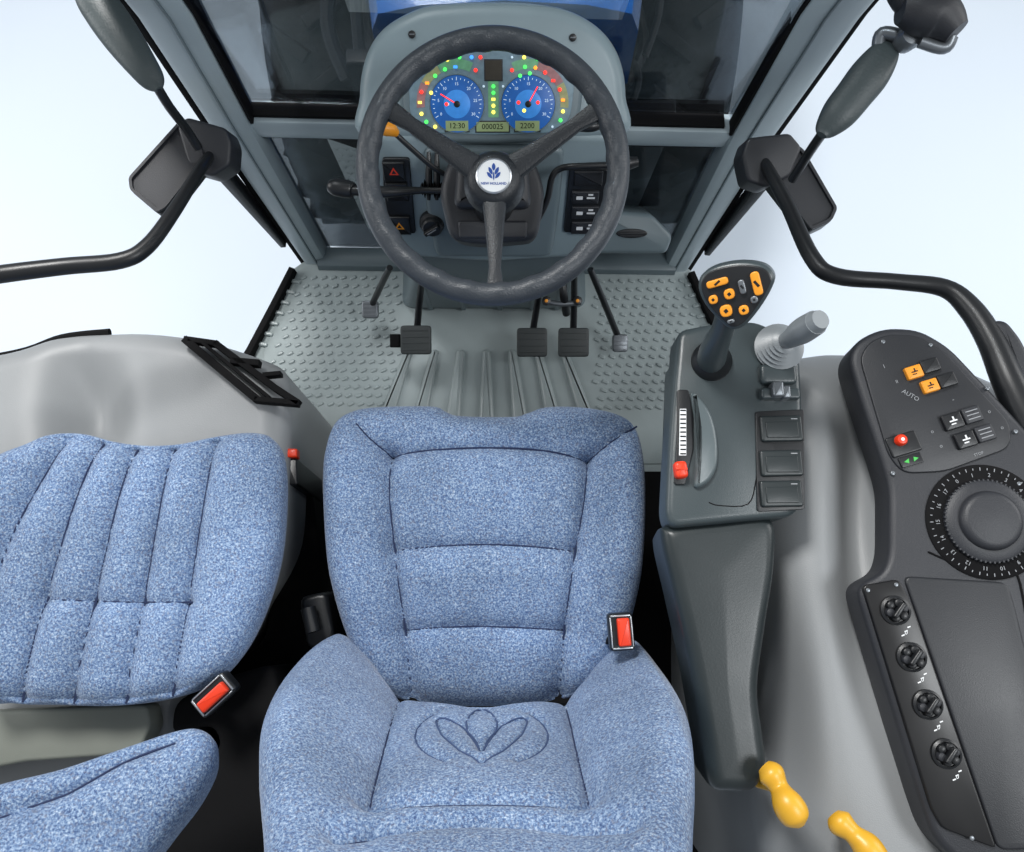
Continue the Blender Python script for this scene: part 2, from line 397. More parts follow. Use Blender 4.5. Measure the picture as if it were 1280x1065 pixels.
def tyre(x):
    e=thing("front_wheel",(x,1.95,-1.0),"black lugged tractor front tyre beside the bonnet","wheel","front wheels")
    fr=F((x,1.95,-.42),(1,0,0),(0,0,1)); g=G()
    R=.56
    g.lathe(fr,0,0,[(.25,-.1),(.42,-.13),(.50,-.14),(R-.02,-.11),(R,-.05),(R,.05),(R-.02,.11),(.50,.14),(.42,.13),(.25,.1)],64)
    for i in range(22):
        for sgn in (-1,1):
            a=2*math.pi*(i+(.5 if sgn>0 else 0))/22
            f2=F(fr.W(math.cos(a)*R,math.sin(a)*R,sgn*.055),fr.W(math.cos(a),math.sin(a),0)-fr.o,(1,0,0))
            g.rect(f2,0,0,.035,.13,.035,-.03,.006,rot=sgn*.6)
    g.obj("tyre",TYRE,e)
    g=G(); g.lathe(fr,0,0,[(.02,-.07),(.2,-.05),(.255,-.11),(.255,.11),(.2,.05),(.02,.07)],40); g.obj("rim",RIM,e)
tyre(-.56); tyre(.50)

# ================= DASH CONSOLE
con=thing("instrument_console",(-.03,.85,0),"light grey dashboard console with lit instrument cluster","dashboard")
DB=F(P(612,170,.68),(0,-.61,.79))
DL=F(P(612,170,.68),(0,-.91,.41),(0,0,1))
o=crv(DB.L([(455,172),(447,120),(455,70),(478,34),(520,10),(560,3),(612,1),(665,3),(712,12),(752,36),(776,72),(784,120),(776,172),(612,176)]),True,6)
g=G(); g.slab(o,DB,0,-.07,.022)
g.obj("binnacle",GREY,con)
ol=rnd(DB.L([(500,100),(516,66),(560,52),(612,49),(672,52),(716,68),(730,100),(724,150),(704,176),(612,180),(524,176),(505,150)]),.02)
g=G(); g.slab(ol,DB,.012,-.01,.009); g.obj("cluster_bezel",GREYD,con)
clu=rnd(DB.L([(512,100),(524,74),(562,62),(612,60),(668,62),(706,75),(718,100),(712,148),(696,165),(612,168),(534,165),(514,148)]),.018)
g=G(); g.slab(clu,DB,.0135,.0,.001); cl=g.obj("instrument_cluster",BOARD,con)
def kk(x,y): return DB.k(x,y)
def band(cx,cy,r0,r1,a0,a1,m):
    u,v=DB.px(cx,cy); k=kk(cx,cy); n=14
    A=[math.radians(a0+(a1-a0)*i/n) for i in range(n+1)]
    p=[(u+r1*k*math.cos(a),v+r1*k*math.sin(a)) for a in A]+[(u+r0*k*math.cos(a),v+r0*k*math.sin(a)) for a in reversed(A)]
    g=G(); g.slab(p,DB,.0139,.0130,0); g.obj("glow_band",m,cl)
band(572,130,40,50,150,185,GLR); band(572,130,40,50,118,149,GLY); band(572,130,40,51,66,117,GLG)
band(660,130,40,50,-5,30,GLY); band(660,130,40,50,31,75,GLR); band(660,130,40,51,76,114,GLG)
g=G(); u,v=DB.px(617,124); k=kk(617,124); g.rect(DB,u,v,13*k,42*k,.0139,.013,0,r=.002); g.obj("glow_band",GLG,cl)
for gx in (572,660):
    g=G(); u,v=DB.px(gx,130); r=33*kk(gx,130)
    g.disc(DB,u,v,r,.0150,.0136,.0005,40,0)
    g.disc(DB,u,v,r*.5,.0153,.0149,.0001,32,4)
    g.lathe(DB,u,v,[(r,.0136),(r*1.01,.0158),(r*1.025,.0158),(r*1.035,.0136)],40,5)
    for i in range(25):
        a=math.radians(-30+i*240/24); g.rect(DB,u+math.cos(a)*r*.88,v+math.sin(a)*r*.88,r*(.12 if i%4==0 else .06),r*.022,.0155,.0149,0,a,m=1)
    for i in range(7):
        a=math.radians(-30+i*240/6); g.text(str((6-i)*5),DB,u+math.cos(a)*r*.70,v+math.sin(a)*r*.70,r*.15,.0155,0,1)
    a=math.radians(150 if gx==572 else 60)
    g.rect(DB,u+math.cos(a)*r*.35,v+math.sin(a)*r*.35,r*.7,r*.04,.0166,.0158,0,a,m=2)
    g.disc(DB,u,v,r*.12,.018,.015,.001,16,3)
    g.obj("gauge",[GAUGE,LW,LR,BLACK,GAUGEI,GREYD],cl)
for (x,y,w_,h_,m,t_) in ((617,88,20,22,LCDD,None),(572,157,28,12,LCD,"12:30"),(616,158,40,11,LCD,"000025"),(659,157,30,12,LCD,"2200")):
    g=G(); u,v=DB.px(x,y); k=kk(x,y); g.rect(DB,u,v,(w_+3)*k,(h_+3)*k,.0146,.0132,.0003,m=1); g.rect(DB,u,v,w_*k,h_*k,.0152,.0144,0,m=0)
    if t_: g.text(t_,DB,u,v,9*k,.0153,0,2)
    g.obj("display",[m,CHAR,BLACKM],cl)
mats=[LG,LR,LY,LW,LO,LB]
leds=[(528,142,2),(526,128,2),(528,115,1),(535,104,4),(545,95,0),(557,87,0),(570,84,5),(595,88,1),(640,88,1),(640,72,3),(656,84,0),(669,85,4),(681,91,1),(691,101,1),(699,112,1),(703,125,4),(703,139,2),
 (617,108,0),(617,116,0),(617,124,2),(617,132,2),(617,140,2),(534,152,0),(545,158,2),(690,158,3),(700,150,0),(590,72,5),(575,72,0),(560,75,2),(672,74,0),(686,80,2),(655,72,2),(560,130,3),(559,130,1),(605,108,3),(629,108,3),(545,75,3),(700,88,4),(532,88,0),(648,128,1),(672,128,1),(655,138,2),(540,116,2),(601,72,1),(650,95,0),(662,92,0)]
for x,y,m in leds:
    g=G(); u,v=DB.px(x,y); k=kk(x,y)
    if (x+y)%3: g.disc(DB,u,v,(2.3 if m!=3 else 1.5)*k,.0166,.0133,.0004,10,0)
    else: g.rect(DB,u,v,4.6*k,3.0*k,.0162,.0133,.0003,m=0)
    g.obj("warning_light",mats[m],cl)
for x,y in ((515,43),(716,47)):
    g=G(); u,v=DB.px(x,y); g.disc(DB,u,v,.006,.003,-.002,.001,12); g.rect(DB,u,v,.008,.0018,.0036,.0028,m=1)
    g.obj("screw",[BLACK,METALG],con)
o=rnd(DL.L([(458,168),(774,168),(782,215),(772,288),(740,322),(612,330),(498,322),(470,290),(452,215)]),.03)
g=G(); g.slab(o,DL,0,-.10,.014); g.obj("lower_console",GREY,con)
o=rnd(DL.L([(530,180),(706,180),(700,250),(690,318),(545,318),(532,250)]),.02)
g=G(); g.slab(o,DL,.012,-.01,.010); g.obj("column_surround",GREYD,con)
def rr(x0,x1,y0,y1,z,r=.03):
    return [Vector((a,b,z)) for a,b in rnd([(x0,y0),(x1,y0),(x1,y1),(x0,y1)],r,4)]
g=G()
g.loops([rr(-.275,.185,.80,.98,0),rr(-.26,.17,.785,.97,.04),rr(-.225,.145,.765,.96,.2),rr(-.205,.135,.745,.95,.42),rr(-.19,.12,.76,.93,.5)])
g.obj("pedestal",GREYD,con)
for x in (-.2,-.12,-.03,.05,.11):
    g=G(); g.beam([(x,.792,.02),(x,.762,.25)],[.012,.012],[.012,.012],(1,0,0)); g.obj("pedestal_rib",GREYD,con)
def plate(pts,name="switch_panel",w=.006):
    g=G(); g.slab(rnd(DL.L(pts),.006),DL,w,-.002,.002); return g.obj(name,BLACK,con)
pl=plate([(478,196),(512,196),(520,290),(488,288),(480,240)])
def dlr(g,x,y,w,h,w1,w0,b=.001,m=0,rot=0,r=0.001):
    u,v=DL.px(x,y); e=DL.px(x,y-1); kx=DL.k(x,y); ky=abs(e[1]-v); g.rect(DL,u,v,w*kx,h*ky,w1,w0,b,rot,r,m)
for (x,y,m) in ((493,210,REDM),(497,236,CHAR),(500,278,ORANGE)):
    g=G(); dlr(g,x,y,27,22,.012,.0055,.002)
    u,v=DL.px(x,y); k=DL.k(x,y)*6
    g.slab([(u-k,v-k*.7),(u+k,v-k*.7),(u,v+k*1.0)],DL,.0126,.011,0,1); g.slab([(u-k*.5,v-k*.4),(u+k*.5,v-k*.4),(u,v+k*.45)],DL,.0129,.0124,0,0); g.obj("switch",[BLACK,m],pl)
pl=plate([(712,204),(760,210),(752,292),(704,288)])
for i,y in enumerate((243,262,281)):
    g=G(); dlr(g,731,y,34,15,.011,.0055,.002); dlr(g,724,y,8,4,.0114,.0105,0,1); dlr(g,738,y,10,2,.0114,.0105,0,1,r=0); dlr(g,738,y-4,6,2,.0114,.0105,0,1,r=0)
    g.obj("switch",[CHAR,WHITE],pl)
g=G(); dlr(g,735,220,36,18,.010,.0055,.002); g.obj("switch",CHAR2,pl)
u,v=DL.px(541,276); g=G(); g.lathe(DL,u,v,[(.024,0),(.024,.01),(.019,.014),(.019,.022),(.016,.025),(0,.025)],28); g.rect(DL,u,v,.032,.008,.034,.02,.002,.6); g.rect(DL,u,v,.02,.002,.0345,.033,0,.6,m=1); g.obj("ignition_switch",[BLACK,PRINT],con)
u,v=DL.px(684,282); g=G(); g.disc(DL,u,v,.008,.002,-.002,.001,16); g.obj("socket",BLACKM,con)
g=G()
fr=F(P(792,292,.28),(0,-.6,.80))
g.slab(rnd(fr.L([(745,262),(815,268),(842,296),(834,318),(745,318)]),.012),fr,-.004,-.14,.01,0)
u,v=fr.px(790,292); g.slab(el(u,v,.034,.010),fr,-.001,-.006,.002,1)
for i in range(3): g.rect(fr,u,v-.005+i*.005,.05,.0015,.0005,-.001,m=2)
g.obj("air_vent",[GREYD,BLACK,CHAR],con)
colm=thing("steering_column",DL.W(0,-.1,.0),"dark plastic steering column shroud with stalks","steering column")
WF=F(C+ray(616,208)*1.13,(0,-math.sin(PITCH),math.cos(PITCH)))
SF=F(C+ray(616,245)*1.30,(0,-.42,.9))
g=G(); g.slab(rnd(SF.L([(560,196),(668,196),(682,240),(672,300),(600,306),(562,300),(548,240)]),.02),SF,.0,-.12,.014)
g.slab(rnd(SF.L([(572,205),(660,205),(664,262),(568,262)]),.015),SF,.03,-.01,.014)
g.slab(rnd(SF.L([(572,276),(660,276),(658,298),(574,298)]),.006),SF,.006,-.01,.004)
g.obj("shroud",CHAR,colm)
g=G(); g.tube([SF.W(0,-.02,-.05),WF.W(0,-.01,-.02)],[.035,.028],20,0,1); g.obj("column_tube",BLACK,colm)
g=G()
for k in range(9):
    x=528+k*3; a=P(x,236,.63)
    fr=F(a,(1,0,0),(0,0,1)); g.lathe(fr,0,0,[(.006,-.003),(.016 if k%2 else .011,0),(.006,.003)],16)
g.tube([P(526,236,.63),P(554,236,.63)],.007,10,0,1)
g.obj("gaiter",BLACKM,colm)
for x in (536,546):
    g=G(); g.tube([P(x,190,.67),P(x,222,.645),P(x,250,.62)],[.003,.006,.003],8); g.obj("cable",BLACK,colm)
g=G(); g.tube([P(412,232,.66),P(420,234,.66),P(438,237,.655),P(442,238,.655)],[.010,.0145,.0145,.010],16); g.tube([P(440,238,.655),P(480,240,.65),P(525,238,.64),P(560,238,.64)],[.008,.010,.006,.006],12); g.obj("stalk",BLACK,colm)
g=G(); g.tube([P(490,163,.74),P(508,180,.72),P(540,208,.68),P(560,220,.66)],.0045,10,0); g.tube([P(476,160,.75),P(479,160,.75),P(488,162,.745),P(496,167,.735)],[.006,.011,.011,.006],14,1); g.obj("stalk",[BLACK,ORANGE],colm)
g=G(); g.tube([P(672,275,.6),P(684,250,.63),P(690,222,.66),P(700,211,.67),P(720,208,.68),P(775,206,.68)],.0055,10); g.tube([P(760,206,.68),P(778,205,.68),P(797,202,.68)],[.009,.012,.008],12); g.obj("stalk",BLACK,colm)
g=G(); g.tube([P(716,160,.76),P(738,158,.76),P(752,157,.76)],[.005,.009,.005],10); g.tube([P(640,200,.7),P(718,160,.76)],.004,8,0,1); g.obj("stalk",BLACK,colm)

# ================= STEERING WHEEL
sw=thing("steering_wheel",WF.o,"dark grey three spoke steering wheel with white hub badge","steering wheel")
R0=.1775
g=G(); n=180; vs=[]
for i in range(n):
    a=2*math.pi*i/n
    tr=.0160
    for j in range(20):
        b=2*math.pi*j/20
        t2=tr+0.0018*max(0,math.sin(a*24))*(1 if math.cos(b)<.2 else 0)
        rr0=R0+t2*math.cos(b)
        vs.append(WF.W(rr0*math.cos(a),rr0*math.sin(a)*1.022,t2*1.15*math.sin(b)))
fs=[[i*20+j,((i+1)%n)*20+j,((i+1)%n)*20+(j+1)%20,i*20+(j+1)%20] for i in range(n) for j in range(20)]
g.add(vs,fs); g.obj("rim",WHEELM,sw)
hub=WF.px(617,218)
def spoke(x,y,w0,w1,fl):
    e=WF.px(x,y); h=Vector(hub); e=Vector(e); dr=(e-h).normalized(); st=h+dr*.018; g=G()
    P3=[WF.W(st.x,st.y,-.028),WF.W(*(st.lerp(e,.35)),-.018),WF.W(*(st.lerp(e,.75)),-.006),WF.W(*e,-.002)]
    sd=WF.u*(-dr.y)+WF.v*dr.x
    g.beam(P3,[w0*1.4,w0,w1,fl],[.022,.018,.016,.014],sd,ch=.6); g.obj("spoke",SPOKEM,sw)
spoke(485,136,.029,.020,.030); spoke(750,136,.029,.020,.030); spoke(619,366,.027,.017,.026)
g=G(); g.lathe(WF,hub[0],hub[1],[(.03,-.07),(.045,-.05),(.044,-.03),(.038,-.016),(.029,-.010),(0,-.010)],40); g.obj("hub",SPOKEM,sw)
g=G(); u,v=hub
g.lathe(WF,u,v,[(.0255,-.011),(.0255,-.006),(.0235,-.0045),(.0225,-.006)],36,1)
g.disc(WF,u,v,.0228,-.0055,-.011,0,36,0)
def leaf(cx,cy,a,l,w):
    pts=[]
    for i in range(9):
        t=i/8; pts.append((t*l,w*math.sin(math.pi*t)**.8))
    pts+=[(p[0],-p[1]) for p in reversed(pts[1:-1])]
    c,s_=math.cos(a),math.sin(a)
    return [(cx+x*c-y*s_,cy+x*s_+y*c) for x,y in pts]
for a,l,w,dx,dy in ((90,.011,.0026,0,.0070),(64,.012,.0024,.0018,.0015),(116,.012,.0024,-.0018,.0015),(50,.012,.0023,.0020,-.0040),(130,.012,.0023,-.0020,-.0040),(90,.013,.0012,0,-.0070)):
    g.slab(leaf(u+dx,v+dy,math.radians(a),l,w),WF,-.0050,-.0056,0,2)
g.text("NEW HOLLAND",WF,u,v-.0112,.0050,-.0053,0,2,bold=.0001)
g.obj("badge",[WHITE,SILVER,NAVY],sw)

# ================= PEDALS
def pedal(name,px,py,w,h,rod,label,mt=BLACK,z=.13):
    e=thing(name,P(px,py,0),label,"pedal")
    fr=F(P(px,py,z),(0,-.35,.94)); k=fr.k(px,py)
    g=G(); g.rect(fr,0,0,w*k,h*k,.008,-.008,.003,0,.008)
    for i in range(4): g.rect(fr,0,(-.33+i*.22)*h*k,w*k*.84,.003,.0092,.0075,.0006)
    g.obj("pedal_pad",mt,e)
    g=G(); g.tube([P(rod[0],rod[1],.28)+Vector((0,.01,0)),P((rod[0]*.6+px*.4),(rod[1]*.6+(py-h/2)*.4),.2),P(px,py-h*.2,z)-fr.n*.012],[.007,.0075,.008],10); g.obj("pedal_arm",BLACK,e)
PEDM=mat_plain("pedal_rubber",rgb(52,57,58),.5,bump=.4)
pedal("clutch_pedal",520,425,38,36,(528,350),"dark rubber clutch pedal on a bent arm",PEDM)
pedal("brake_pedal",665,428,38,36,(678,350),"dark rubber brake pedal beside its twin",PEDM)
pedal("brake_pedal",717,428,38,36,(718,350),"dark rubber brake pedal beside the accelerator",PEDM)
pedal("accelerator_pedal",775,429,19,22,(738,342),"small grey accelerator pedal on a rod",METALG,.08)
pedal("foot_lever",463,387,20,22,(487,340),"small grey foot pedal near the door",METALG,.08)
g=G(); g.rect(F(P(494,426,.12),(0,-.3,.95)),0,0,.022,.03,.01,-.01,.003)
g.obj("pedal_lock",BLACKM,None,"small black lock block beside clutch pedal","pedal lock")
lk=thing("valve_linkage",P(703,380,.2),"small metal valve linkage between the pedals","linkage")
g=G(); g.tube([P(680,376,.24),P(700,380,.24),P(726,378,.24)],.006,10); g.obj("rod",METALG,lk)
g=G(); g.tube([P(703,352,.27),P(705,372,.25),P(708,392,.2)],.009,10); g.obj("valve_body",BLACK,lk)
for x,y in ((683,376),(722,376)):
    g=G(); g.disc(F(P(x,y,.245),(0,-.3,.95)),0,0,.010,.008,-.012,.002,8,0); g.disc(F(P(x,y,.255),(0,-.3,.95)),0,0,.004,.003,-.004,.001,8,1); g.obj("joint",[BLACK,ORANGE],lk)

# ================= FENDERS
def fender(name,pts,z,label,R=.05,drop=.45,extra=None,center=None,M=50):
    fr=F((0,0,z),(0,0,1)); o=crv(fr.L(pts),True,6); g=G()
    g.pillow(fr,o,R,drop,M=M,center=center,extra=extra(fr) if extra else None,tuck=1.0)
    return g.obj(name,FENDER,None,label,"fender",angle=80)
def dips(lst):
    def mk(fr):
        L=[]
        for x,y,sx,sy,rot,dep in lst:
            u,v=fr.px(x,y); k=fr.k(x,y); L.append((u,v,sx*k,sy*k,math.radians(rot),dep))
        def f(Q):
            h=np.zeros(len(Q))
            for u,v,sx,sy,r,dep in L:
                a=(Q[:,0]-u)*math.cos(r)+(Q[:,1]-v)*math.sin(r); b=-(Q[:,0]-u)*math.sin(r)+(Q[:,1]-v)*math.cos(r)
                h-=dep*np.exp(-(a/sx)**2-(b/sy)**2)
            return h
        return f
    return mk
LFP=[(-330,470),(-120,450),(0,432),(60,412),(120,405),(230,414),(320,440),(352,462),(357,520),(355,600),(345,680),(300,760),(240,850),(225,950),(200,1100),(-100,1180),(-330,900)]
lf=fender("wheel_fender",LFP,.46,"light grey moulded inner fender under the fold down seat",R=.05,drop=.46,
  extra=dips([(105,510,45,90,10,.075)]),M=80)
rf=fender("wheel_fender",[(960,470),(985,432),(1030,418),(1100,414),(1250,440),(1420,560),(1500,900),(1400,1250),(1050,1250),(985,1100),(960,950),(952,700),(952,550)],.68,"light grey moulded inner fender beside the control console",R=.13,drop=.6,
  extra=dips([(982,860,26,110,3,.17),(1085,640,34,170,-6,.05)]),M=80)
sealp=crv([tuple(P(x,y,.46)+Vector((0,.004,-.052))) for x,y in LFP[:5]],False,6)
G().tube([Vector(q) for q in sealp],.008,8,0,1).obj("fender_seal",BLACKM,None,"black rubber seal along the fender edge","seal")
lat=thing("window_latch",P(300,465,.45),"black metal window latch bracket on the fender","latch")
for a,b,w in (((232,425),(322,500),.014),((250,426),(338,498),.006),((270,430),(345,486),.012),((320,500),(374,505),.010),((232,425),(274,431),.010),((345,486),(374,505),.012),((290,452),(325,455),.012),((330,470),(352,468),.008)):
    g=G(); g.beam([P(a[0],a[1],.474),P(b[0],b[1],.474)],[w,w],[.02,.02],(0,1,0)); g.obj("bar",BLACKM,lat)
g=G(); g.slab(rnd(F((0,0,.30),(0,0,1)).L([(362,600),(388,600),(400,690),(440,790),(460,1100),(200,1150),(225,880),(330,800)]),.02),F((0,0,.30),(0,0,1)),0,-.28,.01); g.obj("seat_gap_shade",BLACKM,None,"added black block standing in for shade between the two seats","cover")  # added black block, paints the shaded gap between the seats
g=G(); fr=F((0,0,.42),(0,0,1)); g.slab(rnd(fr.L([(356,572),(371,572),(372,606),(356,606)]),.004),fr,0,-.2,.003,0); g.slab(rnd(fr.L([(359,562),(373,562),(373,573),(359,573)]),.003),fr,.01,-.01,.003,1)
g.obj("belt_anchor",[BLACK,REDM],None,"black belt anchor with a red tip","belt anchor")

# ================= DRIVER SEAT
ds=thing("driver_seat",(-.03,.15,0),"blue grey tweed driver seat with contoured bolsters","seat")
SCF=F(P(603,700,.53),(0,-.02,1))
out=crv(SCF.L([(402,620),(404,565),(415,525),(440,506),(480,499),(538,497),(556,505),(575,510),(640,511),(660,506),(685,498),(730,500),(775,512),(797,532),(806,575),(808,640),(803,720),(788,790),(760,850),(700,885),(600,890),(500,885),(450,845),(425,790),(408,710)]),True,10)
def SL(l): return SCF.L(l)
seams=[(SL([(444,528),(462,548),(487,567)]),.016,.014),(SL([(798,530),(765,552),(736,574)]),.016,.014),
 (SL([(487,567),(540,560),(612,557),(680,561),(736,574)]),.020,.016),
 (SL([(487,567),(486,620),(492,690),(501,770),(508,870)]),.024,.016),(SL([(736,574),(730,630),(718,700),(708,780),(702,870)]),.024,.016),
 (SL([(493,687),(550,682),(610,680),(670,683),(719,688)]),.018,.015),(SL([(502,788),(550,784),(605,783),(660,785),(707,788)]),.018,.015)]
cx,cy=SCF.px(603,700)
def ex(Q):
    x=(Q[:,0]-cx)/.25; y=(Q[:,1]-cy)
    return .035*np.clip(np.abs(x)-.42,0,1)**1.2*1.3 - .05*np.clip(-y-.02,0,1)/.2 -.02*np.clip(y-.17,0,1)/.1
g=G(); g.pillow(SCF,out,.044,.10,seams,M=105,dome=.010,extra=ex,tuck=.94,thread=1); g.obj("seat_cushion",[FAB,THREAD,EMBT],ds)
BF=F(P(603,868,.53),(0,math.cos(math.radians(15)),math.sin(math.radians(15))),(0,0,1))
out=crv(BF.L([(430,842),(385,856),(350,892),(328,935),(324,985),(330,1040),(333,1100),(350,1160),(420,1205),(600,1220),(770,1205),(842,1160),(862,1100),(866,1040),(868,985),(860,930),(835,885),(805,848),(770,838),(735,846),(705,862),(600,874),(505,862),(470,846)]),True,9)
def BL(l): return BF.L(l)
seams=[(BL([(500,868),(488,910),(474,960),(460,1012)]),.024,.016),(BL([(705,868),(714,910),(725,960),(738,1012)]),.024,.016),
 (BL([(460,1012),(530,1014),(600,1014),(670,1014),(738,1012)]),.012,.011),
 (BL([(420,1062),(470,1045),(540,1038),(600,1037),(660,1038),(730,1045),(790,1062)]),.022,.015),
 (BL([(602+83*math.cos(a),928+43*math.sin(a)) for a in [math.radians(-238+i*296/28) for i in range(29)]]),.009,.0075),
 (BL([(602,966),(575,952),(552,930),(546,908),(572,914),(592,930),(602,950)]),.006,.007),(BL([(602,966),(629,952),(652,930),(658,908),(632,914),(612,930),(602,950)]),.006,.007),
 (BL([(602,946),(586,926),(584,908),(602,892),(620,908),(618,926),(602,946)]),.006,.007)]
bc=BF.px(600,950)
def ex2(Q):
    x=np.abs(Q[:,0]-bc[0])
    return .06*np.clip((x-.10)/.12,0,1.2)**1.3
g=G(); g.pillow(BF,out,.055,.07,seams,M=120,center=bc,dome=.02,extra=ex2,tuck=.95,thread=1); g.obj("backrest",[FAB,THREAD,EMBT],ds)
g=G()
g.loops([rr(-.27,.22,-.12,.33,.02,.05),rr(-.27,.22,-.12,.33,.30,.05),rr(-.25,.20,-.1,.36,.42,.05),rr(-.25,.20,-.1,.36,.45,.05)]); g.obj("seat_base",BLACKM,ds)
g=G(); g.rect(F(P(398,775,.42),(0,-.1,1)),0,0,.05,.09,.01,-.06,.008,.2,.015); g.tube([P(385,760,.45),P(392,790,.45)],.013,12,0,1); g.obj("height_knob",BLACK,ds)
g=G(); g.rect(F((-.02,-.24,.86),(0,-.96,-.28),(0,0,1)),0,0,.38,.6,.02,-.02,.01,0,.05); g.obj("backrest_shell",BLACKM,ds)

def buckle(px,py,z,rot,w,h,lab):
    e=thing("seat_belt_buckle",P(px,py,z-.06),lab,"seat belt buckle","seat belt buckles")
    fr=F(P(px,py,z),(0,-.1,1)); k=fr.k(px,py)
    g=G(); g.rect(fr,0,0,w*k,h*k,.0,-.022,.004,rot,.006)
    g.obj("housing",BLACK,e)
    for a,b,c,d_ in ((-.42,0,.05,.8),(.42,0,.05,.8),(0,.43,.8,.04),(0,-.43,.8,.04)):
        g=G(); x=a*w*k;y=b*h*k; u=x*math.cos(rot)-y*math.sin(rot); v=x*math.sin(rot)+y*math.cos(rot)
        g.rect(fr,u,v,c*w*k,d_*h*k,.0025,-.0003,.0005,rot)
        g.obj("trim",SILVER,e)
    g=G(); u=(.08*w*k)*math.cos(rot); v=(.08*w*k)*math.sin(rot); g.rect(fr,u,v,w*.50*k,h*.74*k,.010,-.0003,.003,rot,.003); g.obj("release_button",REDM,e)
    g=G(); dn=P(px,py,z-.18)+Vector((-.02,-.03,0)); g.beam([fr.W(0,0,-.01),dn],[.03,.03],[.006,.006],(1,0,0)); g.obj("stem",BLACKM,e)
buckle(777,790,.615,math.radians(4),31,46,"black seat belt buckle with red button beside driver cushion")
buckle(266,869,.62,math.radians(-47),30,54,"black seat belt buckle with red button beside passenger cushion")

# ================= PASSENGER SEAT
ps=thing("passenger_seat",P(180,720,.46),"blue grey tweed folding passenger seat with ribbed cushion","seat")
PF=F(P(190,700,.62),(.03,0,1))
out=crv(PF.L([(-60,600),(-20,565),(20,548),(50,536),(90,535),(130,545),(170,550),(215,548),(265,538),(310,534),(335,543),(347,575),(346,640),(338,700),(318,765),(290,820),(255,855),(200,876),(130,885),(60,884),(0,882),(-50,870),(-75,760)]),True,10)
def PL(l): return PF.L(l)
seams=[(PL([(116,548),(90,610),(62,700),(35,790),(12,880)]),.028,.018),(PL([(160,555),(140,620),(122,700),(100,790),(78,882)]),.028,.018),
 (PL([(208,555),(195,620),(180,710),(162,800),(145,882)]),.028,.018),(PL([(262,548),(250,620),(236,710),(222,790),(205,872)]),.028,.018),
 (PL([(48,748),(110,751),(170,752),(234,752)]),.012,.012),(PL([(70,550),(30,620),(0,680),(-30,760)]),.028,.018)]
g=G(); g.pillow(PF,out,.042,.07,seams,M=105,dome=.008,tuck=.95,thread=1); g.obj("seat_cushion",[FAB,THREAD,EMBT],ps)
PB=F(P(100,1010,.82),(.1,.35,.93))
out=crv(PB.L([(-120,1010),(-60,990),(0,972),(70,955),(150,928),(215,907),(245,905),(263,920),(262,948),(240,990),(205,1035),(170,1080),(110,1150),(-120,1200)]),True,9)
seams=[(PB.L([(-80,1060),(0,1018),(80,990),(150,950),(215,925)]),.018,.012)]
g=G(); g.pillow(PB,out,.03,.05,seams,M=60,dome=.01,tuck=.95,thread=1); g.obj("backrest",[FAB,THREAD,EMBT],ps)
fr=F((0,0,.53),(0,0,1)); g=G(); g.slab(rnd(fr.L([(20,600),(300,600),(280,800),(225,860),(20,860)]),.03),fr,0,-.08,.01); g.obj("seat_base",BLACKM,ps)
fr=F((0,0,.5),(0,0,1)); g=G(); g.slab(rnd(fr.L([(-60,890),(60,885),(190,880),(195,905),(180,940),(40,950),(-60,970)]),.01),fr,.02,-.03,.006); g.obj("hinge_panel",mat_plain("beige_panel",rgb(120,124,116),.6,var=.2),ps)
fr=F((0,0,.55),(0,0,1)); g=G(); g.slab(rnd(fr.L([(200,880),(262,850),(330,830),(345,900),(335,1000),(330,1120),(150,1150),(180,1000),(262,940),(250,910),(195,925)]),.02),fr,-.05,-.5,.01); g.obj("side_shade",BLACKM,None,"added black block standing in for shade beside the passenger seat","cover")  # added black block along the rear fender wall, painted-in shade

# ================= CONTROL ARMREST
ar=thing("control_armrest",P(920,540,.4),"dark grey armrest with joystick, slider and buttons","armrest")
AF=F(P(920,540,.74),(0,-.03,1))
o=rnd(AF.L([(848,412),(885,404),(945,400),(1000,425),(1004,500),(1004,632),(990,646),(940,650),(838,660),(832,640),(836,560),(842,480)]),.014)
g=G(); g.slab(o,AF,0,-.055,.010)
g.slab(rnd(AF.L([(852,425),(985,428),(990,640),(845,650)]),.02),AF,-.05,-.13,.0)
g.obj("control_box",ARM,ar)
g=G(); o=crv(AF.L([(830,668),(840,655),(900,648),(968,645),(975,700),(964,780),(954,860),(960,920),(964,960),(950,990),(920,994),(892,984),(882,920),(866,830),(846,740)]),True,6)
g.pillow(AF,o,.018,.08,M=40,dome=.006,tuck=.96,extra=lambda Q:-.012+0*Q[:,0]); g.obj("arm_pad",ARMD,ar,angle=80)
g=G(); g.beam([P(900,700,.64),P(900,900,.45),P(900,900,.05)],[.08,.07,.09],[.06]*3,(1,0,0)); g.beam([P(870,560,.62),P(880,600,.1)],[.06,.08],[.10]*2,(1,0,0)); g.obj("support",ARM,ar)
g=G(); u,v=AF.px(893,575); k=AF.k(893,575)
sc_=crv([(u+a*k,v+b*k) for a,b in ((-26,84),(-14,78),(-1,55),(4,22),(1,-10),(-12,-30),(-28,-34),(-24,0),(-22,40))],True,5)
g.slab(sc_,AF,.010,-.003,.007); g.obj("slider_quadrant",ARML,ar)
g=G(); o2=crv(AF.L([(886,628),(900,632),(935,630),(945,600),(950,560)]),False,4)
g.tube([AF.W(a,b,.0002) for a,b in o2],.0008,6,0,1); g.obj("groove",BLACKM,ar)
g=G(); g.slab(rnd(AF.L([(846,488),(860,488),(866,520),(866,560),(856,606),(842,606),(846,540)]),.004),AF,.004,-.001,.001,0)
g.slab(AF.L([(849,512),(857,512),(857,570),(848,570)]),AF,.0046,.0035,0,1)
for i in range(11):
    y=514+i*5.4; u,v=AF.px(853,y); g.rect(AF,u,v,.008,.0020,.0052,.0040,0,m=2)
